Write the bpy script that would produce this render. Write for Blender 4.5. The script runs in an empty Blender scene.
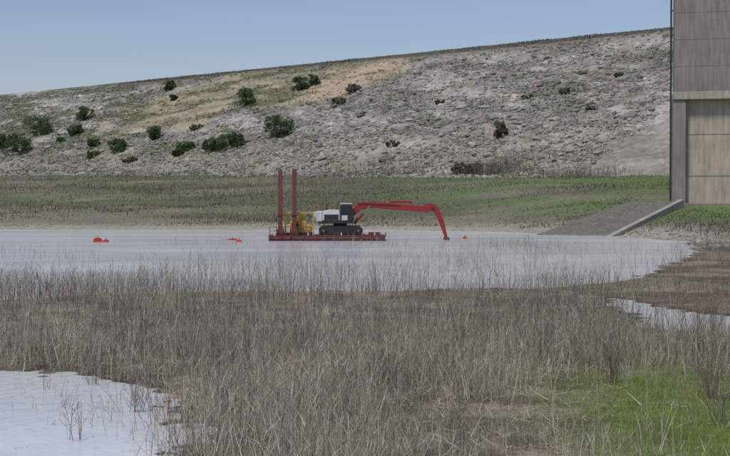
import bpy, math, numpy as np
from mathutils import Vector
rng=np.random.default_rng(7)
scene=bpy.context.scene
CAMH=4.5
# ------------------------------------------------------------ noise
def _h(i,j,seed):
    v=(i.astype(np.int64)*374761393+j.astype(np.int64)*668265263+seed*1442695041)&0xffffffff
    v=((v^(v>>13))*1274126177)&0xffffffff
    v=(v^(v>>16))&0xffff
    return v/65535.0
def vn(x,y,seed=0):
    xi=np.floor(x);yi=np.floor(y);fx=x-xi;fy=y-yi
    fx=fx*fx*(3-2*fx);fy=fy*fy*(3-2*fy)
    a=_h(xi,yi,seed);b=_h(xi+1,yi,seed);c=_h(xi,yi+1,seed);d=_h(xi+1,yi+1,seed)
    return (a*(1-fx)+b*fx)*(1-fy)+(c*(1-fx)+d*fx)*fy
def fbm(x,y,o=4,seed=0):
    s=0;a=.5;t=0
    for k in range(o):
        s=s+a*vn(x*2**k+17.3*k,y*2**k-9.1*k,seed+k);t+=a;a*=.55
    return s/t
def sst(a,b,x):
    t=np.clip((x-a)/(b-a),0,1);return t*t*(3-2*t)
def sdf(poly,x,y):
    P=np.array(poly,float);d=np.full(x.shape,1e9);ins=np.zeros(x.shape,bool)
    for i in range(len(P)):
        a=P[i];b=P[(i+1)%len(P)];e=b-a
        t=np.clip(((x-a[0])*e[0]+(y-a[1])*e[1])/(e@e),0,1)
        d=np.minimum(d,np.hypot(x-a[0]-t*e[0],y-a[1]-t*e[1]))
        c=((a[1]>y)!=(b[1]>y))
        xx=(b[0]-a[0])*(y-a[1])/((b[1]-a[1]) if b[1]!=a[1] else 1e-9)+a[0]
        ins^=c&(x<xx)
    return np.where(ins,-d,d)
# ------------------------------------------------------------ terrain definition (metres)
POND=[(-200,206),(-55,196),(0,195),(14,188),(22.8,177),(31,163),(35,142),(31,120),(23,95),(15.4,74),(9.7,66),(0,64),(-8,63),(-16.4,58.5),(-60,52),(-200,50)]
POOL=[(-60,38),(-9.6,34.3),(-6.8,33.4),(-4.8,30),(-3.3,25),(-2.8,14),(-60,10)]
PUD=[(11.4,58.5),(12.6,53.5),(14,50.5),(19,49),(18,42.5),(12.6,42.8),(9.6,45.5),(10.7,50),(10.4,55)]
RB=np.array([30.6,162.5]);RC=np.array([47.4,196.5]);PD=np.array([-.897,.443])
RA=RB+PD*9.5;RD=RC+PD*7.5
U=np.array([.735,-.678]);N=np.array([-.678,-.735]);PR=np.array([97.7,419.]);SL=.445;CREST=60.
def ts(x,y): return (x-PR[0])*U[0]+(y-PR[1])*U[1],(x-PR[0])*N[0]+(y-PR[1])*N[1]
def gz(x,y,fine=True):
    x=np.asarray(x,float);y=np.asarray(y,float)
    w=(fbm(x*.35,y*.35,3,5)-.5)*np.clip(y*.03,1.4,5)+(fbm(x*1.7,y*1.7,4,6)-.5)*np.clip(y*.02,2.0,2.0)
    sd=np.minimum(np.minimum(sdf(POND,x,y),sdf(POOL,x,y)),sdf(PUD,x,y))+w
    z=np.clip(sd*.09,-.5,.13)+(fbm(x*.9,y*.9,4,9)-.5)*.16*sst(-.3,2.,sd)
    ye=np.interp(x,[-200,-55,0,14,23.8,31,36,60,200],[206,196,195,188,178,163,146,140,130])
    yt=338.1-.922*(x-23.1)
    g=np.clip((y-ye)/np.maximum(yt-ye,25),0,1)
    z=z+g*(11.4-.018*np.clip(x,-250,200))+(fbm(x*.06,y*.06,3,2)-.5)*1.6*sst(0,.15,g)*(1-sst(.85,1,g)*.5)
    f=((x-RB[0])*.443+(y-RB[1])*.897)/37.9
    rs=sdf([RA,RB,RC,RD],x,y);m=(1-sst(.8,7,rs))
    zr=np.clip(.02+4.2*f,-.5,4.3)-.3
    z=z*(1-m)+np.minimum(z,zr)*m
    return z,sd,g
def damz(x,y):
    t,s=ts(x,y)
    z=CREST-np.maximum(s,0)*SL
    z=np.where(s<-9,CREST-(-9-s)*.5,z)
    z=z+((fbm(t*.25,s*.25,4,31)-.5)*1.8+(fbm(t*.04,s*.06,2,33)-.5)*3.0)*sst(0,10,s)
    return z
def slope_pt(bx,by):   # survey: bearing / elevation readings to a point of the dam face
    a=(bx-365)/1300;b=(200-by)/1300
    Y=111/(.327+.302*a-b)
    return a*Y,Y
# ------------------------------------------------------------ materials
def newmat(name):
    m=bpy.data.materials.new(name);m.use_nodes=True
    nt=m.node_tree;return m,nt,nt.nodes['Principled BSDF']
def attr_mat(name,nscale=2.,amt=.35,rough=.95,bump=0.,bscale=6.):
    m,nt,p=newmat(name);L=nt.links
    a=nt.nodes.new('ShaderNodeAttribute');a.attribute_name='col'
    g=nt.nodes.new('ShaderNodeNewGeometry')
    n=nt.nodes.new('ShaderNodeTexNoise');n.inputs['Scale'].default_value=nscale;n.inputs['Detail'].default_value=8;n.inputs['Roughness'].default_value=.7
    L.new(g.outputs['Position'],n.inputs['Vector'])
    r=nt.nodes.new('ShaderNodeMapRange');r.inputs[1].default_value=.3;r.inputs[2].default_value=.7;r.inputs[3].default_value=1-amt;r.inputs[4].default_value=1+amt
    L.new(n.outputs['Fac'],r.inputs[0])
    v=nt.nodes.new('ShaderNodeVectorMath');v.operation='SCALE'
    L.new(a.outputs['Color'],v.inputs[0]);L.new(r.outputs[0],v.inputs['Scale'])
    L.new(v.outputs[0],p.inputs['Base Color']);p.inputs['Roughness'].default_value=rough
    p.inputs['Specular IOR Level'].default_value=.15
    if bump:
        n2=nt.nodes.new('ShaderNodeTexNoise');n2.inputs['Scale'].default_value=bscale;n2.inputs['Detail'].default_value=6
        L.new(g.outputs['Position'],n2.inputs['Vector'])
        b=nt.nodes.new('ShaderNodeBump');b.inputs['Strength'].default_value=1;b.inputs['Distance'].default_value=bump
        L.new(n2.outputs['Fac'],b.inputs['Height']);L.new(b.outputs[0],p.inputs['Normal'])
    return m
def paint(name,c,rough=.5,metal=0.,wear=.25,wc=(.12,.09,.07),ns=1.5,bump=0):
    m,nt,p=newmat(name);L=nt.links
    tc=nt.nodes.new('ShaderNodeTexCoord')
    n=nt.nodes.new('ShaderNodeTexNoise');n.inputs['Scale'].default_value=ns;n.inputs['Detail'].default_value=9;n.inputs['Roughness'].default_value=.7
    L.new(tc.outputs['Object'],n.inputs['Vector'])
    r=nt.nodes.new('ShaderNodeMapRange');r.inputs[1].default_value=.45;r.inputs[2].default_value=.75;r.inputs[3].default_value=0;r.inputs[4].default_value=wear*2
    L.new(n.outputs['Fac'],r.inputs[0])
    mx=nt.nodes.new('ShaderNodeMixRGB');mx.inputs[1].default_value=(*c,1);mx.inputs[2].default_value=(*wc,1)
    L.new(r.outputs[0],mx.inputs[0]);L.new(mx.outputs[0],p.inputs['Base Color'])
    p.inputs['Roughness'].default_value=rough;p.inputs['Metallic'].default_value=metal
    return m
M_ground=attr_mat('ground_soil',1.2,.4,bump=.06,bscale=5)
M_dam=attr_mat('riprap_slope',.5,.4,bump=.4,bscale=1.1)
M_rock=attr_mat('limestone_rock',1.,.2)
M_reed=attr_mat('dry_reed',3.,.15)
M_veg=attr_mat('low_vegetation',.3,.2)
M_leaf=attr_mat('leaf',1.5,.2)
M_red=paint('red_paint',(.30,.022,.018),.55,wear=.35,wc=(.12,.03,.02))
M_rust=paint('rusty_red_steel',(.14,.03,.025),.7,wear=.35)
M_hull=paint('hull_dark_red',(.15,.02,.025),.6,wear=.3)
M_yel=paint('yellow_paint',(.50,.34,.04),.5,wear=.3)
M_white=paint('white_paint',(.60,.60,.58),.5,wear=.2)
M_black=paint('black_rubber_steel',(.018,.018,.02),.6,wear=.15)
M_glass=paint('cab_glass',(.02,.03,.04),.08,wear=0)
M_steel=paint('grey_steel',(.25,.25,.25),.4,.6)
M_orange=paint('buoy_orange',(.50,.045,.025),.5,wear=.2)
# ------------------------------------------------------------ mesh helpers
def mesh_np(name,V,F,mat,col=None,smooth=False):
    me=bpy.data.meshes.new(name);k=F.shape[1]
    me.vertices.add(len(V));me.vertices.foreach_set('co',V.astype(np.float32).ravel())
    me.loops.add(F.size);me.loops.foreach_set('vertex_index',F.astype(np.int32).ravel())
    me.polygons.add(len(F));me.polygons.foreach_set('loop_start',np.arange(0,F.size,k,dtype=np.int32))
    me.polygons.foreach_set('loop_total',np.full(len(F),k,np.int32))
    me.polygons.foreach_set('use_smooth',np.full(len(F),smooth))
    me.update(calc_edges=True)
    if col is not None:
        c=np.ones((len(V),4),np.float32);c[:,:3]=col
        a=me.color_attributes.new('col','FLOAT_COLOR','POINT');a.data.foreach_set('color',c.ravel())
    me.materials.append(mat)
    ob=bpy.data.objects.new(name,me);scene.collection.objects.link(ob);return ob
def ribbon_data(P,az,lean,bend,L,w,col,segs=3,taper=.8):
    n=len(P);f=np.linspace(0,1,segs+1)[None,:]
    ang=lean[:,None]+bend[:,None]*f
    st=L[:,None]/segs
    dh=np.sin(ang)*st;dv=np.cos(ang)*st
    H=np.concatenate([np.zeros((n,1)),np.cumsum(dh[:,:-1],1)],1);Z=np.concatenate([np.zeros((n,1)),np.cumsum(dv[:,:-1],1)],1)
    C=np.stack([P[:,0,None]+H*np.cos(az)[:,None],P[:,1,None]+H*np.sin(az)[:,None],P[:,2,None]+Z],-1)
    sa=rng.uniform(0,np.pi,n);sv=np.stack([np.cos(sa),np.sin(sa),rng.uniform(-.3,.3,n)],-1)
    ww=(w[:,None]*(1-taper*f))*.5
    V=np.stack([C-sv[:,None,:]*ww[...,None],C+sv[:,None,:]*ww[...,None]],2)
    b=(np.arange(n)*(segs+1)*2)[:,None]+np.arange(segs)[None,:]*2
    F=np.stack([b,b+1,b+3,b+2],-1).reshape(-1,4)
    return V.reshape(-1,3),F,np.repeat(col,(segs+1)*2,0),C
def merge(parts):
    V=[];F=[];K=[];o=0
    for v,f,c in parts:
        V.append(v);F.append(f+o);K.append(c);o+=len(v)
    return np.concatenate(V),np.concatenate(F),np.concatenate(K)
def pick(n,pal,var=.18):
    pal=np.array(pal);c=pal[rng.integers(0,len(pal),n)]
    return c*rng.uniform(1-var,1+var,(n,1))
def lerp(a,b,m): return a*(1-m[:,None])+b*m[:,None]
def tile(c,n): return np.tile(np.array(c,float),(n,1))
# ------------------------------------------------------------ ground sheet
def spaced(segs): return np.concatenate([np.arange(a,b,s) for a,b,s in segs])
xs=spaced([(-3000,-600,150),(-600,-150,12),(-150,-30,2.),(-30,-15,.5),(-15,18,.2),(18,60,.7),(60,200,5),(200,3001,140)])
ys=spaced([(-400,0,40),(0,15,2.),(15,62,.22),(62,100,.6),(100,240,1.2),(240,500,3.),(500,4000,130)])
X,Y=np.meshgrid(xs,ys);xf=X.ravel();yf=Y.ravel()
Z,SD,G=gz(xf,yf)
def green_mask(x,y):
    return sst(2.6,5.8,x-(y-22)*.06+(fbm(x*.5,y*.5,3,70)-.5)*3)*(1-sst(31,40,y+(fbm(x*.4,y*.4,3,71)-.5)*8))
def ground_col(x,y,sd,g):
    m=len(x)
    n=fbm(x*.6,y*.6,4,40)
    c=lerp(tile([.26,.22,.16],m),tile([.12,.10,.07],m),sst(.36,.62,n))
    gm=green_mask(x,y)
    c=lerp(c,tile([.12,.18,.035],m),gm*.8)
    g2=sst(.5,.66,fbm(x*.22,y*.22,3,44))*sst(2,6,x)*(y<62)*(y>30)
    c=lerp(c,tile([.11,.125,.055],m),g2*.7)
    mud=sst(9,14,x-(y-50)*.1)*sst(40,48,y)*(1-sst(105,150,y))
    mc=lerp(tile([.135,.095,.068],m),tile([.24,.205,.155],m),sst(.44,.66,fbm(x*.25,y*.25,4,45)))
    c=lerp(c,mc,mud)
    far=sst(135,150,y)
    fc=lerp(tile([.215,.195,.135],m),tile([.13,.13,.08],m),sst(.38,.62,fbm(x*.035,y*.05,4,46)))
    gr=sst(.40,.60,fbm(x*.03,y*.05,3,47)+.34*sst(-15,35,x)-.14)*sst(.12,.3,g)
    fc=lerp(fc,tile([.12,.175,.06],m),gr*(.35+.5*sst(-15,30,x)))
    fc=lerp(fc,tile([.14,.19,.065],m),sst(50,56,x)*(1-sst(200,225,y))*.6)
    fc=lerp(fc,tile([.35,.32,.255],m),(1-sst(3,14,sd+(n-.5)*10))*.9)
    c=lerp(c,fc,far)
    wet=(1-sst(0,.9,sd))
    return c*(1-.5*wet[:,None]*(1-far[:,None]))
nx=len(xs);ny=len(ys)
i=np.arange(nx-1)[None,:]+np.arange(ny-1)[:,None]*nx
F=np.stack([i,i+1,i+nx+1,i+nx],-1).reshape(-1,4)
mesh_np('ground',np.stack([xf,yf,Z],-1),F,M_ground,ground_col(xf,yf,SD,G),True)
# ------------------------------------------------------------ water
mw,nt,p=newmat('silty_water')
g=nt.nodes.new('ShaderNodeNewGeometry')
mp=nt.nodes.new('ShaderNodeMapping');mp.inputs['Scale'].default_value=(1,.45,1)
n1=nt.nodes.new('ShaderNodeTexNoise');n1.inputs['Scale'].default_value=3.5;n1.inputs['Detail'].default_value=4
mp2=nt.nodes.new('ShaderNodeMapping');mp2.inputs['Scale'].default_value=(.45,1.0,1)
n2=nt.nodes.new('ShaderNodeTexNoise');n2.inputs['Scale'].default_value=.08;n2.inputs['Detail'].default_value=7;n2.inputs['Roughness'].default_value=.6
cr=nt.nodes.new('ShaderNodeValToRGB');cr.color_ramp.elements[0].position=.36;cr.color_ramp.elements[0].color=(.54,.555,.55,1);cr.color_ramp.elements[1].position=.62;cr.color_ramp.elements[1].color=(.74,.745,.725,1)  # dark reflection and wind patches painted into the water colour
b=nt.nodes.new('ShaderNodeBump');b.inputs['Distance'].default_value=.04;b.inputs['Strength'].default_value=.8
nt.links.new(g.outputs['Position'],mp.inputs[0]);nt.links.new(g.outputs['Position'],mp2.inputs[0]);nt.links.new(mp.outputs[0],n1.inputs['Vector']);nt.links.new(mp2.outputs[0],n2.inputs['Vector'])
nt.links.new(n2.outputs['Fac'],cr.inputs[0]);nt.links.new(cr.outputs[0],p.inputs['Base Color'])
nt.links.new(n1.outputs['Fac'],b.inputs['Height']);nt.links.new(b.outputs[0],p.inputs['Normal'])
p.inputs['Roughness'].default_value=.15;p.inputs['IOR'].default_value=1.25
mesh_np('pond_water',np.array([[-320,-5,0],[70,-5,0],[70,230,0],[-320,230,0]],float),np.array([[0,1,2,3]]),mw)
# ------------------------------------------------------------ dam
tt=np.concatenate([np.arange(-1500,-560,12.),np.arange(-560,60,1.1),np.arange(60,400,8.)]);ss=np.concatenate([[-80,-60,-40,-20,-9.5,-8.5,-6,-3],np.arange(0,128,.9)])
T,S=np.meshgrid(tt,ss);T=T.ravel();S=S.ravel()
dx=PR[0]+T*U[0]+S*N[0];dy=PR[1]+T*U[1]+S*N[1];dz=damz(dx,dy)
TAN=[slope_pt(*q) for q in [(100,118),(150,97),(240,74),(330,64),(420,51),(405,62),(385,76),(345,92),(300,104),(240,112),(190,126),(130,132)]]
SCAR=[slope_pt(*q) for q in [(295,88),(395,55),(410,57),(385,75),(345,95),(318,103)]]
def dam_cols(x,y):
    t,s=ts(x,y);m=len(x)
    big=fbm(t*.03,s*.08,4,50);med=fbm(t*.22,s*.35,4,51);dg=fbm((t+s)*.03,(s-t*.35)*.16,4,55)
    c=lerp(tile([.405,.38,.335],m),tile([.27,.25,.215],m),sst(.35,.65,med))
    c=c*(1.05-.25*sst(.42,.66,big))[:,None]
    c=lerp(c,tile([.15,.145,.11],m),sst(.53,.64,dg)*.55)
    sd=sdf(TAN,x,y)+(fbm(t*.08,s*.15,4,52)-.5)*44
    tn=1-sst(-4,5,sd)
    c=lerp(c,lerp(tile([.38,.315,.205],m),tile([.25,.225,.14],m),sst(.4,.6,fbm(t*.08,s*.2,3,53))),tn*.85)
    sd2=sdf(SCAR,x,y)+(fbm(t*.15,s*.15,3,58)-.5)*8
    c=lerp(c,tile([.43,.34,.23],m),(1-sst(-2,2,sd2))*.9)
    left=1-sst(-170,-60,t)
    gs=sst(.55,.63,fbm(t*.06+s*.03,s*.2,4,54)+.05*left)
    c=lerp(c,tile([.13,.14,.07],m),gs*(.2+.6*left))
    low=sst(68,98,s+(med-.5)*30)
    c=lerp(c,tile([.27,.25,.19],m),low*.65)
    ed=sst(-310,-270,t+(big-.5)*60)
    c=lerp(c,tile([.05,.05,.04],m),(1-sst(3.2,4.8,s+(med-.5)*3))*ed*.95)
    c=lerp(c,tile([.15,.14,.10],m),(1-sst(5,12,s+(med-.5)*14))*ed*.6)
    return c,tn
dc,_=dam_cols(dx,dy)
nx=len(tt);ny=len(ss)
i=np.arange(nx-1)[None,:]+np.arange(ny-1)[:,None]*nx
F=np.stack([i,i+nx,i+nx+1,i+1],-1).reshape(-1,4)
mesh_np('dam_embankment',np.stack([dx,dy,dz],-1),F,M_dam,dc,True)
def ztop(x,y):
    return np.maximum(gz(x,y)[0],np.where(ts(x,y)[1]<128,damz(x,y),-99))
gr_=(1+5**.5)/2
IV=np.array([(-1,gr_,0),(1,gr_,0),(-1,-gr_,0),(1,-gr_,0),(0,-1,gr_),(0,1,gr_),(0,-1,-gr_),(0,1,-gr_),(gr_,0,-1),(gr_,0,1),(-gr_,0,-1),(-gr_,0,1)],float)/1.9
IF=np.array([(0,11,5),(0,5,1),(0,1,7),(0,7,10),(0,10,11),(1,5,9),(5,11,4),(11,10,2),(10,7,6),(7,1,8),(3,9,4),(3,4,2),(3,2,6),(3,6,8),(3,8,9),(4,9,5),(2,4,11),(6,2,10),(8,6,7),(9,8,1)])
def rocks(name,x,y,z,r,col):
    n=len(x);V=IV[None]*rng.uniform(.65,1.3,(n,12,1))
    a=rng.uniform(0,6.28,n);ca,sa=np.cos(a)[:,None],np.sin(a)[:,None]
    V=V*np.stack([rng.uniform(.7,1.4,n),rng.uniform(.7,1.4,n),rng.uniform(.5,.9,n)],-1)[:,None,:]
    V=np.stack([V[...,0]*ca-V[...,1]*sa,V[...,0]*sa+V[...,1]*ca,V[...,2]],-1)*r[:,None,None]
    V=V+np.stack([x,y,z],-1)[:,None,:]
    F=(IF[None]+np.arange(n)[:,None,None]*12).reshape(-1,3)
    return mesh_np(name,V.reshape(-1,3),F,M_rock,np.repeat(col,12,0))
n=85000
t=rng.uniform(-430,40,n);s=rng.uniform(5,122,n)
x=PR[0]+t*U[0]+s*N[0];y=PR[1]+t*U[1]+s*N[1]
px=365+1300*x/y
c,tn=dam_cols(x,y)
k=(px>-40)&(px<760)&(rng.random(n)>tn*.85)&(rng.random(n)<.15+1.1*sst(.3,.65,fbm(t*.12,s*.2,3,60)))
x,y,c,s=x[k],y[k],c[k],s[k];n=len(x)
r=np.exp(rng.normal(-1.08,.5,n));c=(c*.8+.065)*rng.uniform(.6,1.3,(n,1))  # rock colour contrast lowered, painting distance haze into the albedo
rocks('riprap_rocks',x,y,ztop(x,y)+r*.08,r,c)
n=900;x=rng.uniform(30,52,n);y=rng.uniform(120,170,n)
_,sdp,_=gz(x,y);k=(sdp>-.5)&(sdp<5)&~((x<33)&(y>160));x,y=x[k],y[k];r=np.exp(rng.normal(-1.5,.4,len(x)))
rocks('shore_stones',x,y,ztop(x,y),r,pick(len(x),[(.34,.31,.26),(.26,.24,.2)]))
# low weeds scattered over the dam face
n=60000;t=rng.uniform(-430,40,n);s=rng.uniform(4,118,n)
x=PR[0]+t*U[0]+s*N[0];y=PR[1]+t*U[1]+s*N[1];left=1-sst(-170,-60,t)
gs=sst(.56,.64,fbm(t*.06+s*.03,s*.2,4,54)+.05*left)*(.25+.75*left)+.9*sst(92,108,s)*.5+.5*sst(.56,.66,fbm((t+s)*.03,(s-t*.35)*.16,4,55))
k=(rng.random(n)<gs)&(np.abs(x/y)<.31);x,y,s=x[k],y[k],s[k];n=len(x)
v,f,c,_=ribbon_data(np.stack([x,y,ztop(x,y)-.05],-1),rng.uniform(0,6.28,n),rng.uniform(0,.7,n),rng.uniform(0,.7,n),rng.uniform(.3,1.1,n),rng.uniform(.15,.45,n),pick(n,[(.13,.14,.07),(.18,.165,.11),(.10,.12,.05),(.22,.19,.14)]),2,.7)
mesh_np('slope_weeds',v,f,M_veg,c)
# ------------------------------------------------------------ reeds (near)
def plants(name,x,y,h,w,pal,nleaf=3,segs=3,leanr=.25,mat=M_reed,leafscale=.45,tint=None,z=None,var=.22):
    n=len(x);z=np.maximum(gz(x,y)[0],-.1)-.03 if z is None else z
    P=np.stack([x,y,z],-1);col=pick(n,pal,var)
    if tint is not None: col=col*tint[:,None]
    az=rng.uniform(0,6.28,n);lean=np.abs(rng.normal(0,leanr,n));bend=rng.normal(.1,.3,n)
    parts=[];v,f,c,C=ribbon_data(P,az,lean,bend,h,w,col,segs);parts.append((v,f,c))
    for q in range(nleaf):
        fr=rng.uniform(.2,.95,n)*segs;i0=np.minimum(fr.astype(int),segs-1);ff=(fr-i0)[:,None]
        ar=np.arange(n);B=C[ar,i0]*(1-ff)+C[ar,i0+1]*ff
        k=rng.random(n)<.8
        v,f,c,_=ribbon_data(B[k],rng.uniform(0,6.28,k.sum()),rng.uniform(.2,1.1,k.sum()),rng.normal(.3,.5,k.sum()),(h*rng.uniform(.15,.6,n)*leafscale*1.4)[k],w[k]*.85,(col*rng.uniform(.8,1.2,(n,1)))[k],2,.85)
        parts.append((v,f,c))
    V,F,K=merge(parts);return mesh_np(name,V,F,mat,K)
REED=[(.41,.36,.275),(.30,.255,.195),(.50,.455,.36),(.21,.175,.135),(.34,.295,.22),(.58,.54,.44)]
def dens(x,y,sd):
    n=fbm(x*.35,y*.35,3,80);n2=fbm(x*.11,y*.09,3,83)
    d=sst(-.3,.5,sd)*(.28+1.1*sst(.36,.62,n))*(.5+.75*sst(.35,.6,n2))
    d=np.where((sd<0)&(y>48),.9*np.exp(sd/9.)*sst(.42,.60,fbm(x*.16,y*.10,3,81))+.34*np.exp(sd/30.)*sst(.48,.64,fbm(x*.12,y*.07,3,84)),d)
    d=np.where((sd<0)&(y<40),.22*np.exp(sd/.9)*sst(.4,.6,fbm(x*1.1,y*1.1,3,86))+.22*np.exp(sd/2.5)*sst(.58,.66,fbm(x*.9,y*.9,3,87))+.004,d)
    mud=sst(7.8,11.5,x-(y-50)*.12)*sst(35,42,y);d=d*(1-.90*mud)
    gm=green_mask(x,y);d=d*(1-.88*gm)
    lit=sst(-1.2,1.2,x)*(1-sst(27,31,y+(n-.5)*5));d=d*(1-.82*lit)
    return np.clip(d,0,1)
def sample(n,y0,y1,m=.30,pad=3):
    y=rng.uniform(y0,y1,n);x=rng.uniform(-1,1,n)*(y1*m+pad)
    k=np.abs(x)<y*m+pad;return x[k],y[k]
x,y=sample(76000,16,40);z,sd,_=gz(x,y);k=(rng.random(len(x))<dens(x,y,sd))&~((x<-3)&(y<23.5)&(rng.random(len(x))<.85));x,y,sd=x[k],y[k],sd[k]
hn=fbm(x*.3,y*.3,3,90);h=(.45+1.2*hn)*rng.uniform(.45,1.25,len(x))*np.where(sd<0,.55,1)
plants('reed_bed',x,y,h,rng.uniform(.007,.017,len(x)),REED,3,3,.32,tint=.55+.8*fbm(x*.5,y*.5,3,91))
x,y=sample(135000,38,135,.30,4);z,sd,_=gz(x,y);k=rng.random(len(x))<dens(x,y,sd)*np.where(y>70,.8,1);x,y,sd=x[k],y[k],sd[k]
hn=fbm(x*.2,y*.2,3,90);h=(.45+1.5*hn)*rng.uniform(.45,1.2,len(x))
plants('reed_bed',x,y,h,rng.uniform(.014,.03,len(x)),[(.34,.30,.235),(.26,.23,.18),(.40,.36,.29),(.29,.25,.195),(.18,.155,.125)],2,2,.24,tint=.58+.75*fbm(x*.2,y*.2,3,92))
# flattened litter
x,y=sample(52000,16,50);_,sd,_=gz(x,y);k=(sd>-.1)&(rng.random(len(x))<(1-.8*green_mask(x,y)));x,y=x[k],y[k];n=len(x)
P=np.stack([x,y,np.maximum(gz(x,y)[0],0)+rng.uniform(0,.06,n)],-1)
v,f,c,_=ribbon_data(P,rng.uniform(0,6.28,n),rng.uniform(1.2,1.6,n),rng.normal(0,.15,n),rng.uniform(.15,.7,n),rng.uniform(.008,.022,n),pick(n,[(.45,.39,.29),(.32,.26,.18),(.54,.49,.38),(.16,.13,.10)]),2)
mesh_np('fallen_reed_litter',v,f,M_reed,c)
# green grass
x,y=sample(120000,17,46);_,sd,_=gz(x,y)
gg=np.maximum(green_mask(x,y),.35*sst(.5,.62,fbm(x*.3,y*.3,3,44))*sst(0,5,x));k=(sd>0)&(rng.random(len(x))<gg);x,y=x[k],y[k];n=len(x)
P=np.stack([x,y,gz(x,y)[0]],-1);cc=lerp(pick(n,[(.19,.28,.05),(.16,.23,.05),(.24,.32,.07)]),pick(n,[(.30,.27,.16),(.18,.18,.08)]),sst(.45,.62,fbm(x*.8,y*.8,3,95)))
v,f,c,_=ribbon_data(P,rng.uniform(0,6.28,n),rng.uniform(0,.6,n),rng.uniform(0,.9,n),rng.uniform(.08,.3,n),rng.uniform(.008,.016,n),cc,2)
mesh_np('green_grass',v,f,M_reed,c)
x,y=sample(110000,34,135,.31,3);_,sd,_=gz(x,y)
gg=.85*sst(.42,.6,fbm(x*.18,y*.18,3,97))*sst(0,6,x)*(1-sst(50,60,y))+.5*sst(9,14,x)*sst(.35,.6,fbm(x*.2,y*.2,3,98))+.3*(y<70)
k=(sd>.3)&(rng.random(len(x))<gg);x,y=x[k],y[k];n=len(x)
P=np.stack([x,y,gz(x,y)[0]],-1)
gcol=lerp(pick(n,[(.22,.18,.125),(.15,.12,.085),(.28,.24,.18)]),pick(n,[(.15,.18,.07),(.19,.20,.09),(.25,.22,.14)]),sst(.4,.58,fbm(x*.15,y*.15,3,99))*sst(-2,6,x))
v,f,c,_=ribbon_data(P,rng.uniform(0,6.28,n),rng.uniform(0,.6,n),rng.uniform(0,.7,n),rng.uniform(.12,.5,n),rng.uniform(.02,.04,n),gcol,2)
mesh_np('bank_grass',v,f,M_reed,c)
# ------------------------------------------------------------ far flats vegetation
n=150000
y=rng.uniform(140,480,n);x=rng.uniform(-.31,.31,n)*y
z,sd,g=gz(x,y);t,s=ts(x,y)
inramp=sdf([RA,RB,RC+np.array([1.5,0]),RD],x,y)<.8
k=(sd>5)&(s>105)&~inramp&~((x>45)&(y>195)&(y<222))&(rng.random(n)<(.1+.9*sst(.35,.6,fbm(x*.05,y*.08,3,100))));x,y,z,sd,g=x[k],y[k],z[k],sd[k],g[k];n=len(x)
gc=ground_col(x,y,sd,g)
dk=sst(.48,.66,fbm(x*.04,y*.09,4,101))
cc=gc*rng.uniform(.7,1.8,(n,1));cc=lerp(cc,tile([.20,.175,.135],n)*rng.uniform(.7,1.3,(n,1)),dk*.6)
h=rng.uniform(.12,.45,n)*(1+.9*dk)
v,f,c,_=ribbon_data(np.stack([x,y,z-.05],-1),rng.uniform(0,6.28,n),rng.uniform(.1,.9,n),rng.uniform(0,.7,n),h,rng.uniform(.08,.25,n),cc,2,.7)
mesh_np('marsh_vegetation',v,f,M_veg,c)
def brush(name,cx,cy,rx,ry,n,h,pal):
    x=cx+rng.normal(0,rx,n);y=cy+rng.normal(0,ry,n);k=sdf([RA,RB,RC,RD],x,y)>2;x,y=x[k],y[k];n=len(x)
    plants(name,x,y,rng.uniform(.4,1,n)*h,rng.uniform(.05,.1,n),pal,4,3,.35,M_veg,z=ztop(x,y)-.1)
PUR=[(.16,.135,.115),(.21,.18,.15),(.12,.105,.085)]
brush('bare_brush_thicket',33,330,5,4,700,4.5,PUR)
brush('bare_brush_thicket',50,300,6,4,450,3.,PUR+[(.14,.16,.09)])
brush('bare_brush_thicket',5,352,16,4,900,2.4,PUR+[(.14,.16,.09)])
brush('bare_brush_thicket',-60,405,35,6,1400,2.4,PUR+[(.16,.17,.11)])
brush('bare_brush_thicket',-25,300,25,16,1300,1.5,PUR+[(.15,.17,.09)])
brush('bare_brush_thicket',-75,320,30,20,1300,1.5,PUR+[(.15,.17,.09)])
n=9000;t=rng.uniform(-300,30,n);s=rng.uniform(-3,4.,n);x=PR[0]+t*U[0]+s*N[0];y=PR[1]+t*U[1]+s*N[1]
v,f,c,_=ribbon_data(np.stack([x,y,damz(x,y)-.1],-1),rng.uniform(0,6.28,n),rng.uniform(0,.9,n),rng.uniform(0,.7,n),rng.uniform(.2,.8,n)*(.2+1.1*fbm(t*.1,s*.1,3,7)),rng.uniform(.2,.5,n),pick(n,[(.07,.072,.05),(.10,.09,.065),(.06,.065,.04)]),2)
mesh_np('crest_grass',v,f,M_veg,c)
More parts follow.
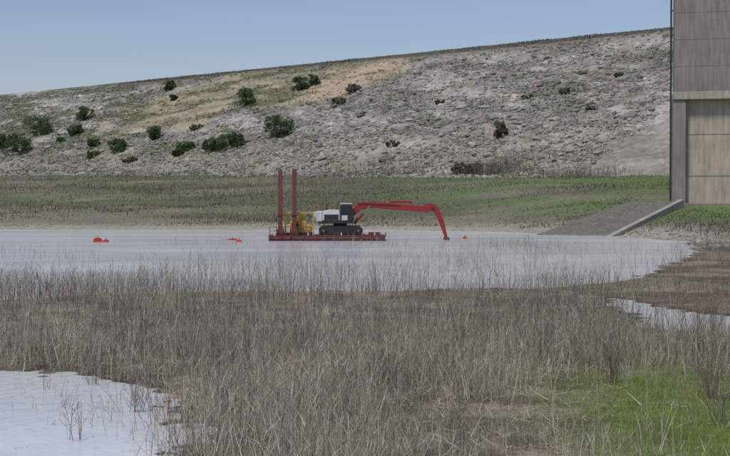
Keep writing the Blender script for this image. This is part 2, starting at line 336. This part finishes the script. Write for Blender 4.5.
# ------------------------------------------------------------ shrubs on the slope
def shrub(bx,by,wpx,hpx,dull=False):
    X0,Y0=slope_pt(bx,by+hpx*.45);sc=Y0/1300;W=wpx*sc*.62;Hh=hpx*sc*1.18
    z0=float(ztop(np.array([X0]),np.array([Y0]))[0])-.15
    parts=[];nl=7;az=rng.uniform(0,6.28,nl);P=np.tile([0.,0,0],(nl,1))
    for d in range(2):
        v,f,c,C=ribbon_data(P,az,rng.uniform(.1,.8,nl),rng.uniform(0,.4,nl),np.full(nl,Hh*.75),np.full(nl,.05*Hh),np.tile([.08,.065,.05],(nl,1)),3,.7);parts.append((v,f,c))
    nc=int(16+W*5);th=rng.uniform(0,6.28,nc);rr=np.sqrt(rng.random(nc))*.8;hh=rng.uniform(.1,.82,nc)
    shrink=np.sqrt(np.clip(1-((hh-.36)/.66)**2,0.1,1))
    lop=1+.25*np.cos(th-rng.uniform(0,6.28))
    cx=np.cos(th)*rr*W*shrink*lop;cy=np.sin(th)*rr*W*shrink*lop;cz=hh*Hh
    cr_=rng.uniform(.16,.34,nc)*min(W,Hh*.6);br=rng.uniform(.6,1.45,nc)
    m=100;ii=np.repeat(np.arange(nc),m);q=rng.normal(0,1,(nc*m,3));q/=np.linalg.norm(q,axis=1)[:,None];q*=rng.uniform(.5,1.2,(nc*m,1))
    C=np.stack([cx,cy,cz],-1)[ii]+q*cr_[ii][:,None];C[:,2]=np.maximum(C[:,2],.1)
    s=rng.uniform(.12,.3,len(C))
    a=rng.normal(0,1,(len(C),3));a/=np.linalg.norm(a,axis=1)[:,None];b=np.cross(a,rng.normal(0,1,(len(C),3)));b/=np.linalg.norm(b,axis=1)[:,None]
    a*=s[:,None];b*=s[:,None]*.6
    V=np.stack([C-a,C-b,C+a,C+b],1).reshape(-1,3);F=np.arange(len(V)).reshape(-1,4)
    base=[(.16,.155,.10),(.14,.13,.09)] if dull else [(.075,.115,.045),(.09,.13,.055),(.06,.095,.04)]
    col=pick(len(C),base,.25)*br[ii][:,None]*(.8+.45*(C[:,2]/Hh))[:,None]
    parts.append((V,F,np.repeat(col,4,0)))
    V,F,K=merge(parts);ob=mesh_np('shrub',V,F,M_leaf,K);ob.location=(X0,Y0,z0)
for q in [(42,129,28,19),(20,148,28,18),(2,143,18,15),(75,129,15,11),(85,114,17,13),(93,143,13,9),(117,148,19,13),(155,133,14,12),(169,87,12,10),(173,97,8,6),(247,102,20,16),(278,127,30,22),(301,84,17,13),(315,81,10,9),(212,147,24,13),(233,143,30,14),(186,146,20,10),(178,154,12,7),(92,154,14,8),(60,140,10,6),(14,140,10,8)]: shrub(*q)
for q in [(500,130,13,16),(566,92,16,5),(530,96,18,4),(470,170,30,12),(394,144,14,6),(354,88,18,8),(590,108,12,4),(440,100,10,4),(620,74,12,4),(338,99,14,7),(196,128,16,5),(130,160,14,6)]: shrub(*q,dull=True)
# ------------------------------------------------------------ concrete
def concrete(name,c,warm):
    m,nt,p=newmat(name);L=nt.links
    tc=nt.nodes.new('ShaderNodeTexCoord')
    n=nt.nodes.new('ShaderNodeTexNoise');n.inputs['Scale'].default_value=.35;n.inputs['Detail'].default_value=9;n.inputs['Roughness'].default_value=.65
    mp=nt.nodes.new('ShaderNodeMapping');mp.inputs['Scale'].default_value=(2.2,2.2,.25)
    n2=nt.nodes.new('ShaderNodeTexNoise');n2.inputs['Scale'].default_value=1.;n2.inputs['Detail'].default_value=6
    L.new(tc.outputs['Object'],n.inputs['Vector']);L.new(tc.outputs['Object'],mp.inputs[0]);L.new(mp.outputs[0],n2.inputs['Vector'])
    a=nt.nodes.new('ShaderNodeMixRGB');a.inputs[1].default_value=(*[k*.65 for k in c],1);a.inputs[2].default_value=(*[k*1.2 for k in warm],1)
    L.new(n.outputs['Fac'],a.inputs[0])
    r=nt.nodes.new('ShaderNodeMapRange');r.inputs[1].default_value=.35;r.inputs[2].default_value=.7;r.inputs[3].default_value=1.1;r.inputs[4].default_value=.74
    L.new(n2.outputs['Fac'],r.inputs[0])
    v=nt.nodes.new('ShaderNodeVectorMath');v.operation='SCALE';L.new(a.outputs[0],v.inputs[0]);L.new(r.outputs[0],v.inputs['Scale'])
    L.new(v.outputs[0],p.inputs['Base Color']);p.inputs['Roughness'].default_value=.9
    b=nt.nodes.new('ShaderNodeBump');b.inputs['Distance'].default_value=.03;L.new(n.outputs['Fac'],b.inputs['Height']);L.new(b.outputs[0],p.inputs['Normal'])
    return m
M_con=concrete('tower_concrete',(.24,.225,.19),(.27,.25,.21))
M_conw=concrete('tower_concrete_warm',(.43,.365,.285),(.47,.41,.33))
M_cond=concrete('ramp_concrete',(.23,.215,.18),(.26,.24,.20))
M_conl=concrete('pale_concrete',(.38,.345,.28),(.42,.38,.32))
M_dark=paint('dark_joint',(.03,.03,.03),.9)
def empty(name,loc,rz=0):
    e=bpy.data.objects.new(name,None);e.location=loc;e.rotation_euler=(0,0,rz);scene.collection.objects.link(e);return e
def addm(name,V,F,mat,par,bev=0,smooth=False):
    me=bpy.data.meshes.new(name);me.from_pydata([tuple(v) for v in V],[],F);me.materials.append(mat);me.update()
    ob=bpy.data.objects.new(name,me);scene.collection.objects.link(ob);ob.parent=par
    if bev:
        b=ob.modifiers.new('b','BEVEL');b.width=bev;b.segments=2
    return ob
def box(par,name,x0,x1,y0,y1,z0,z1,mat,bev=0):
    V=[(x,y,z) for x in(x0,x1) for y in(y0,y1) for z in(z0,z1)]
    F=[(0,1,3,2),(4,6,7,5),(0,4,5,1),(2,3,7,6),(0,2,6,4),(1,5,7,3)]
    return addm(name,V,F,mat,par,bev)
def prof(par,name,pts,y0,y1,mat,bev=.03):
    n=len(pts);V=[(x,y0,z) for x,z in pts]+[(x,y1,z) for x,z in pts]
    F=[tuple(range(n)),tuple(range(2*n-1,n-1,-1))]+[(i,i+n,(i+1)%n+n,(i+1)%n) for i in range(n)]
    ob=addm(name,V,F,mat,par,bev)
    import bmesh
    bm=bmesh.new();bm.from_mesh(ob.data);bmesh.ops.recalc_face_normals(bm,faces=bm.faces);bm.to_mesh(ob.data);bm.free();return ob
def cyl(par,name,a,b,r,mat,n=14,r2=None):
    a=Vector(a);b=Vector(b);d=(b-a).normalized();u=d.orthogonal().normalized();w=d.cross(u);r2=r if r2 is None else r2
    V=[]
    for c,rr in((a,r),(b,r2)):
        for k in range(n):
            t=2*math.pi*k/n;V.append(c+u*math.cos(t)*rr+w*math.sin(t)*rr)
    F=[(k,(k+1)%n,(k+1)%n+n,k+n) for k in range(n)]+[tuple(range(n-1,-1,-1)),tuple(range(n,2*n))]
    return addm(name,V,F,mat,par,0)
# intake tower
tw=empty('intake_tower',(47.3,200,0),-.215)
zb=-2;TD=14;TW=20;RY=1.3
box(tw,'core_wall',1.95,TW-1.95,RY,TD-.01,zb,20.9,M_conw)
box(tw,'pier',0,1.95,.0,TD,zb,19.9,M_con,.06)
box(tw,'pier_2',TW-1.95,TW,.0,TD,zb,19.9,M_con,.06)
box(tw,'upper_wall',0.2,TW-.2,-.0,TD,21.1,62,M_con,.05)
box(tw,'lintel',-.05,TW+.05,-.3,TD+.1,19.9,21.1,M_conl,.08)
for k,z in enumerate([3.2,8.2,14.6]):
    box(tw,'recess_panel_joint_%d'%k,1.95,TW-1.95,RY-.05,RY,z,z+.08,M_con)
for k in range(9):
    box(tw,'formwork_joint_%d'%k,.19,TW-.19,-.03,-.001,25.0+k*4.1,25.08+k*4.1,M_cond)
box(tw,'sill_slab',-.3,TW+.3,-1.2,RY,zb,4.0,M_con,.08)
cyl(tw,'downpipe',(-.32,.8,4),(-.32,.8,60),.14,M_dark)
cyl(tw,'downpipe_2',(-.32,.3,20),(-.32,.3,60),.09,M_dark)
for k in range(14): box(tw,'pipe_bracket_%d'%k,-.45,0,.65,.95,7+k*3.8,7.15+k*3.8,M_dark)
# stepped approach ramp
rp=empty('concrete_ramp',(0,0,0))
NS=24
for k in range(NS):
    f0=k/NS;f1=(k+1)/NS-.0004
    q=[RA+(RD-RA)*f0,RB+(RC-RB)*f0,RB+(RC-RB)*f1,RA+(RD-RA)*f1];zt=.10+4.2*(k+.5)/NS
    V=[(*p_,zt-2.5) for p_ in q]+[(*p_,zt) for p_ in q]
    addm('step_%02d'%k,V,[(3,2,1,0),(4,5,6,7),(0,1,5,4),(1,2,6,5),(2,3,7,6),(3,0,4,7)],M_cond,rp)
q=[RD+.001*PD,RC-.0*PD,RC+np.array([3.5,7.]),RD+np.array([3.5,7.])]
V=[(*p_,1.) for p_ in q]+[(*p_,4.32) for p_ in q]
addm('landing',V,[(3,2,1,0),(4,5,6,7),(0,1,5,4),(1,2,6,5),(2,3,7,6),(3,0,4,7)],M_cond,rp)
wl=empty('ramp_side_wall',(0,0,0))
d=(RC-RB)/np.linalg.norm(RC-RB);nn=np.array([d[1],-d[0]])
q=[RB+nn*.02-d*1.5,RB+nn*.8-d*1.5,RC+nn*.8,RC+nn*.02];zz=[-.1,-.1,4.4,4.4]
V=[(*p_,z_-3) for p_,z_ in zip(q,zz)]+[(*p_,z_+.2) for p_,z_ in zip(q,zz)]
addm('wall',V,[(3,2,1,0),(4,5,6,7),(0,1,5,4),(1,2,6,5),(2,3,7,6),(3,0,4,7)],M_conl,wl,.05)
# ------------------------------------------------------------ dredge barge
BX,BY=-4.3,146.
bg=empty('dredge_barge',(BX,BY,0),.04)
xs_=[-6.4,-3.85,-1.3,1.25,3.8,6.5]
for k in range(5):
    box(bg,'pontoon_%d'%k,xs_[k],xs_[k+1]-.08,-3.2,3.2,-.5,.42,M_hull,.08)
    box(bg,'pontoon_rail_%d'%k,xs_[k]+.1,xs_[k+1]-.2,-3.3,-3.2,.2,.34,M_rust,.02)
box(bg,'deck',-6.45,6.5,-3.15,3.15,.425,.58,M_rust,.02)
for k in range(11):
    x=-6.1+k*1.22
    cyl(bg,'tyre_fender_%d'%k,(x,-3.42,.12),(x,-3.31,.12),.24,M_black)
    box(bg,'bollard_%d'%k,x+.3,x+.42,-3.05,-2.93,.58,.9,M_white if k%3==0 else M_rust,.02)
for k in range(7):
    x=-6.3+k*.75;cyl(bg,'rail_post_%d'%k,(x,-3.05,.58),(x,-3.05,1.55),.035,M_rust)
cyl(bg,'rail_top',(-6.3,-3.05,1.55),(-1.8,-3.05,1.55),.035,M_rust);cyl(bg,'rail_mid',(-6.3,-3.05,1.1),(-1.8,-3.05,1.1),.03,M_rust)
for k,(x,y,h) in enumerate([(-5.15,-2.2,7.75),(-3.6,-2.2,7.95)]):
    box(bg,'spud_%d'%k,x-.24,x+.24,y-.24,y+.24,-1.5,h,M_rust,.05)
    box(bg,'spud_collar_%d'%k,x-.42,x+.42,y-.42,y+.42,.585,1.3,M_rust,.04)
    box(bg,'spud_collar_top_%d'%k,x-.36,x+.36,y-.36,y+.36,2.8,3.1,M_rust,.04)
    cyl(bg,'spud_pin_%d'%k,(x-.4,y,h-.7),(x+.4,y,h-.7),.07,M_steel)
box(bg,'generator_skid',-4.9,-1.6,-1.6,1.2,.585,.85,M_black,.03)
box(bg,'generator_housing',-4.1,-2.3,-1.5,1.0,.86,2.2,M_yel,.08)
box(bg,'generator_louvre',-3.9,-3.1,-1.53,-1.5,1.1,1.9,M_black)
box(bg,'fuel_tank',-2.25,-1.65,-1.4,.9,.86,1.7,M_yel,.08)
cyl(bg,'hydraulic_reel',(-2.9,-1.,2.55),(-2.9,.3,2.55),.4,M_yel,20)
for x in(-4.6,-3.1,-1.5):
    for y in(-1.7,1.3): box(bg,'frame_post',x-.07,x+.07,y-.07,y+.07,.585,3.0,M_yel,.01)
box(bg,'frame_beam',-4.7,-1.4,-1.78,-1.64,3.0,3.14,M_yel,.01);box(bg,'frame_beam_2',-4.7,-1.4,1.24,1.38,3.0,3.14,M_yel,.01)
cyl(bg,'exhaust',(-3.8,.2,2.2),(-3.8,.2,3.3),.08,M_steel)
box(bg,'deck_crate',-5.9,-5.5,-2.9,-2.3,.585,1.2,M_white,.03)
box(bg,'tool_box',4.6,5.9,-2.8,-2.1,.585,.95,M_rust,.03)
# ------------------------------------------------------------ excavator
ex=empty('long_reach_excavator',(BX,BY,.585),.04)
def stadium(x0,x1,z0,z1,n=8):
    r=(z1-z0)/2;p_=[]
    for k in range(n+1):
        a=-math.pi/2+math.pi*k/n;p_.append((x1-r+math.cos(a)*r,z0+r+math.sin(a)*r))
    for k in range(n+1):
        a=math.pi/2+math.pi*k/n;p_.append((x0+r+math.cos(a)*r,z0+r+math.sin(a)*r))
    return p_
for k,y in enumerate((-1.9,1.2)):
    prof(ex,'track_%d'%k,stadium(-.9,4.0,0,1.0),y,y+.7,M_black,.03)
    for j in range(7): cyl(ex,'roller_%d_%d'%(k,j),(-.3+j*.62,y-.04,.3),(-.3+j*.62,y+.74,.3),.16,M_black)
    cyl(ex,'sprocket_%d'%k,(-.38,y-.05,.5),(-.38,y+.75,.5),.34,M_black);cyl(ex,'idler_%d'%k,(3.5,y-.05,.5),(3.5,y+.75,.5),.32,M_black)
    cyl(ex,'sprocket_hub_%d'%k,(-.38,y-.09,.5),(-.38,y+.79,.5),.13,M_steel);cyl(ex,'idler_hub_%d'%k,(3.5,y-.09,.5),(3.5,y+.79,.5),.12,M_steel)
    for j in range(18): box(ex,'track_shoe_%d_%d'%(k,j),-.45+j*.24,-.33+j*.24,y-.02,y+.72,1.0,1.05,M_black)
box(ex,'carbody',.6,2.5,-1.2,1.2,.35,1.05,M_black,.05)
cyl(ex,'slew_ring',(1.5,0,1.0),(1.5,0,1.3),.75,M_black,24)
box(ex,'platform',-.9,2.9,-1.45,1.45,1.3,1.55,M_black,.04)
prof(ex,'counterweight',[(-1.35,1.5),(-1.5,1.8),(-1.5,2.45),(-1.3,2.65),(-.5,2.7),(-.5,1.45)],-1.4,1.4,M_white,.1)
prof(ex,'engine_housing',[(-.48,1.56),(-.48,2.65),(.3,2.85),(1.4,2.8),(1.45,1.56)],-1.38,1.38,M_white,.06)
box(ex,'housing_vent',-.3,1.3,-1.41,-1.385,1.72,2.3,M_black,.0);box(ex,'housing_stripe',-.45,1.4,-1.40,-1.383,1.58,1.7,M_black)
cyl(ex,'exhaust_stack',(0,.6,2.8),(0,.6,3.4),.09,M_black)
prof(ex,'cab',[(1.5,1.56),(1.5,3.3),(1.7,3.45),(2.75,3.4),(3.0,2.5),(3.0,1.56)],-1.4,-.35,M_black,.06)
prof(ex,'cab_glass_side',[(1.65,2.3),(1.65,3.2),(2.65,3.2),(2.85,2.5),(2.8,2.3)],-1.43,-1.4,M_glass,.0)
box(ex,'cab_roof',1.5,2.8,-1.38,-.38,3.46,3.58,M_white,.04);box(ex,'cab_door_panel',1.65,2.3,-1.425,-1.4,1.65,2.2,M_white,.01)
for k in range(5): cyl(ex,'handrail_post_%d'%k,(-1.2+k*.6,-1.3,2.6),(-1.2+k*.6,-1.3,3.2),.025,M_red)
cyl(ex,'handrail',(-1.2,-1.3,3.2),(1.2,-1.3,3.2),.025,M_red)
prof(ex,'boom',[(2.1,1.6),(2.35,1.35),(2.9,2.0),(3.9,2.85),(5.0,3.05),(8.5,2.75),(11.5,2.55),(12.0,2.7),(12.05,3.1),(11.6,3.2),(8.5,3.45),(5.2,3.78),(4.0,3.75),(3.3,3.35),(2.6,2.6)],.0,.55,M_red,.05)
prof(ex,'stick',[(11.0,3.35),(11.3,2.95),(12.0,2.75),(12.6,1.6),(13.35,-.35),(13.65,-.35),(13.2,1.6),(12.65,3.0),(12.2,3.45),(11.5,3.6)],.08,.47,M_red,.04)
for y in(-.12,.67):
    cyl(ex,'boom_cylinder',(3.1,y,1.3),(4.1,y,2.4),.13,M_red);cyl(ex,'boom_rod',(4.1,y,2.4),(4.9,y,3.3),.07,M_steel)
cyl(ex,'stick_cylinder',(7.3,.27,3.75),(9.6,.27,3.72),.13,M_red);cyl(ex,'stick_rod',(9.6,.27,3.72),(11.2,.27,3.5),.07,M_steel)
box(ex,'cylinder_lug',7.1,7.4,.15,.4,3.4,3.85,M_red,.02)
cyl(ex,'elbow_pin',(11.95,-.08,2.95),(11.95,.63,2.95),.17,M_black)
cyl(ex,'hydraulic_hose',(3.5,-.03,3.5),(8.2,-.03,3.3),.045,M_black)
prof(ex,'dredge_bucket',[(13.2,-.3),(13.75,-.25),(13.9,-.6),(13.7,-1.1),(13.2,-1.25),(12.9,-1.0),(13.3,-.8)],-.25,.8,M_rust,.03)
# ------------------------------------------------------------ marker buoys
def buoy(x,y,w,h=.42):
    e=empty('marker_buoy',(x,y,0),rng.uniform(-.4,.4))
    pts=[(-w,.04),(-w*.85,h*.6),(-w*.3,h*.8),(w*.3,h*.8),(w*.85,h*.6),(w,.04),(w*.8,-.2),(-w*.8,-.2)]
    prof(e,'float_body',pts,-.2,.2,M_orange,.06);cyl(e,'lifting_eye',(0,0,h*.75),(0,0,h*1.1),.05,M_orange)
buoy(-28.6,139,.5,.6);buoy(-27.8,139.3,.3,.35);buoy(-14.9,146,.55,.25);buoy(-13.6,140,.3,.3);buoy(11.6,151,.22,.38)
# ------------------------------------------------------------ leafless bushes in the foreground
def twig_bush(cx,cy,h,n,pal):
    P=np.tile([cx,cy,0.],(n,1))+np.concatenate([rng.normal(0,.08,(n,2)),np.zeros((n,1))],1)
    P[:,2]=np.maximum(gz(P[:,0],P[:,1])[0]-.05,-.1)
    parts=[];col=pick(n,pal);v,f,c,C=ribbon_data(P,rng.uniform(0,6.28,n),rng.uniform(.05,.55,n),rng.normal(0,.25,n),h*rng.uniform(.6,1,n),np.full(n,.016),col,4,.6);parts.append((v,f,c))
    for lev in range(5):
        i0=rng.integers(1,5,n);B=C[np.arange(n),i0]
        v,f,c,C2=ribbon_data(B,rng.uniform(0,6.28,n),rng.uniform(.3,1.,n),rng.normal(-.2,.3,n),h*rng.uniform(.15,.45,n),np.full(n,.010),col,3,.7);parts.append((v,f,c))
        B=C2[np.arange(n),rng.integers(1,4,n)]
        v,f,c,_=ribbon_data(B,rng.uniform(0,6.28,n),rng.uniform(.1,1.,n),rng.normal(-.1,.3,n),h*rng.uniform(.08,.25,n),np.full(n,.007),col,2,.6);parts.append((v,f,c))
    V,F,K=merge(parts);mesh_np('bare_bush',V,F,M_reed,K)
TW_=[(.20,.165,.13),(.26,.22,.18),(.14,.115,.09)]
for q in [(-4.9,27.5,1.1,16),(-5.5,24.3,.9,7),(7.6,28.5,1.5,26),(5.9,31,1.3,24),(7.0,25.5,1.1,16),(4.9,36,1.2,22),(9.2,36,1.3,24),(2.5,34,1.3,22),(-1.8,36,1.4,26),(-7.5,40,1.3,24),(11,41,1.3,22),(-3.5,31,1.2,24),(.5,30,1.1,20),(-8.8,36.5,.9,10),(-4.1,26,.8,8),(-6.6,31.6,.7,6)]: twig_bush(*q,TW_)
# ------------------------------------------------------------ world, sun, camera
w=bpy.data.worlds.new("World");scene.world=w;w.use_nodes=True;nt=w.node_tree
bgn=nt.nodes['Background'];sky=nt.nodes.new('ShaderNodeTexSky');sky.sky_type='NISHITA';sky.sun_disc=False
EL=math.radians(58);AZ=math.radians(215)
sky.sun_elevation=EL;sky.sun_rotation=AZ;sky.dust_density=.6;sky.air_density=1.2;sky.ozone_density=2.
mul=nt.nodes.new('ShaderNodeMixRGB');mul.blend_type='MULTIPLY';mul.inputs[0].default_value=1;mul.inputs[2].default_value=(.82,.79,.93,1)
nt.links.new(sky.outputs[0],mul.inputs[1]);nt.links.new(mul.outputs[0],bgn.inputs['Color']);bgn.inputs['Strength'].default_value=.104
sl=bpy.data.lights.new('sun','SUN');sl.energy=2.55;sl.angle=math.radians(10);sl.color=(1,.96,.88)
so=bpy.data.objects.new('sun',sl);scene.collection.objects.link(so)
dv=Vector((math.sin(AZ)*math.cos(EL),math.cos(AZ)*math.cos(EL),math.sin(EL)))
so.rotation_euler=dv.to_track_quat('Z','Y').to_euler()
cd=bpy.data.cameras.new('camera');cd.lens=64.1;cd.sensor_width=36;cd.clip_end=8000;cd.clip_start=.5
co=bpy.data.objects.new('camera',cd);scene.collection.objects.link(co);co.location=(0,0,CAMH)
co.rotation_euler=(math.radians(90)-math.atan(28/1300),0,0);scene.camera=co
scene.view_settings.view_transform='Standard';scene.view_settings.look='None';scene.view_settings.exposure=0
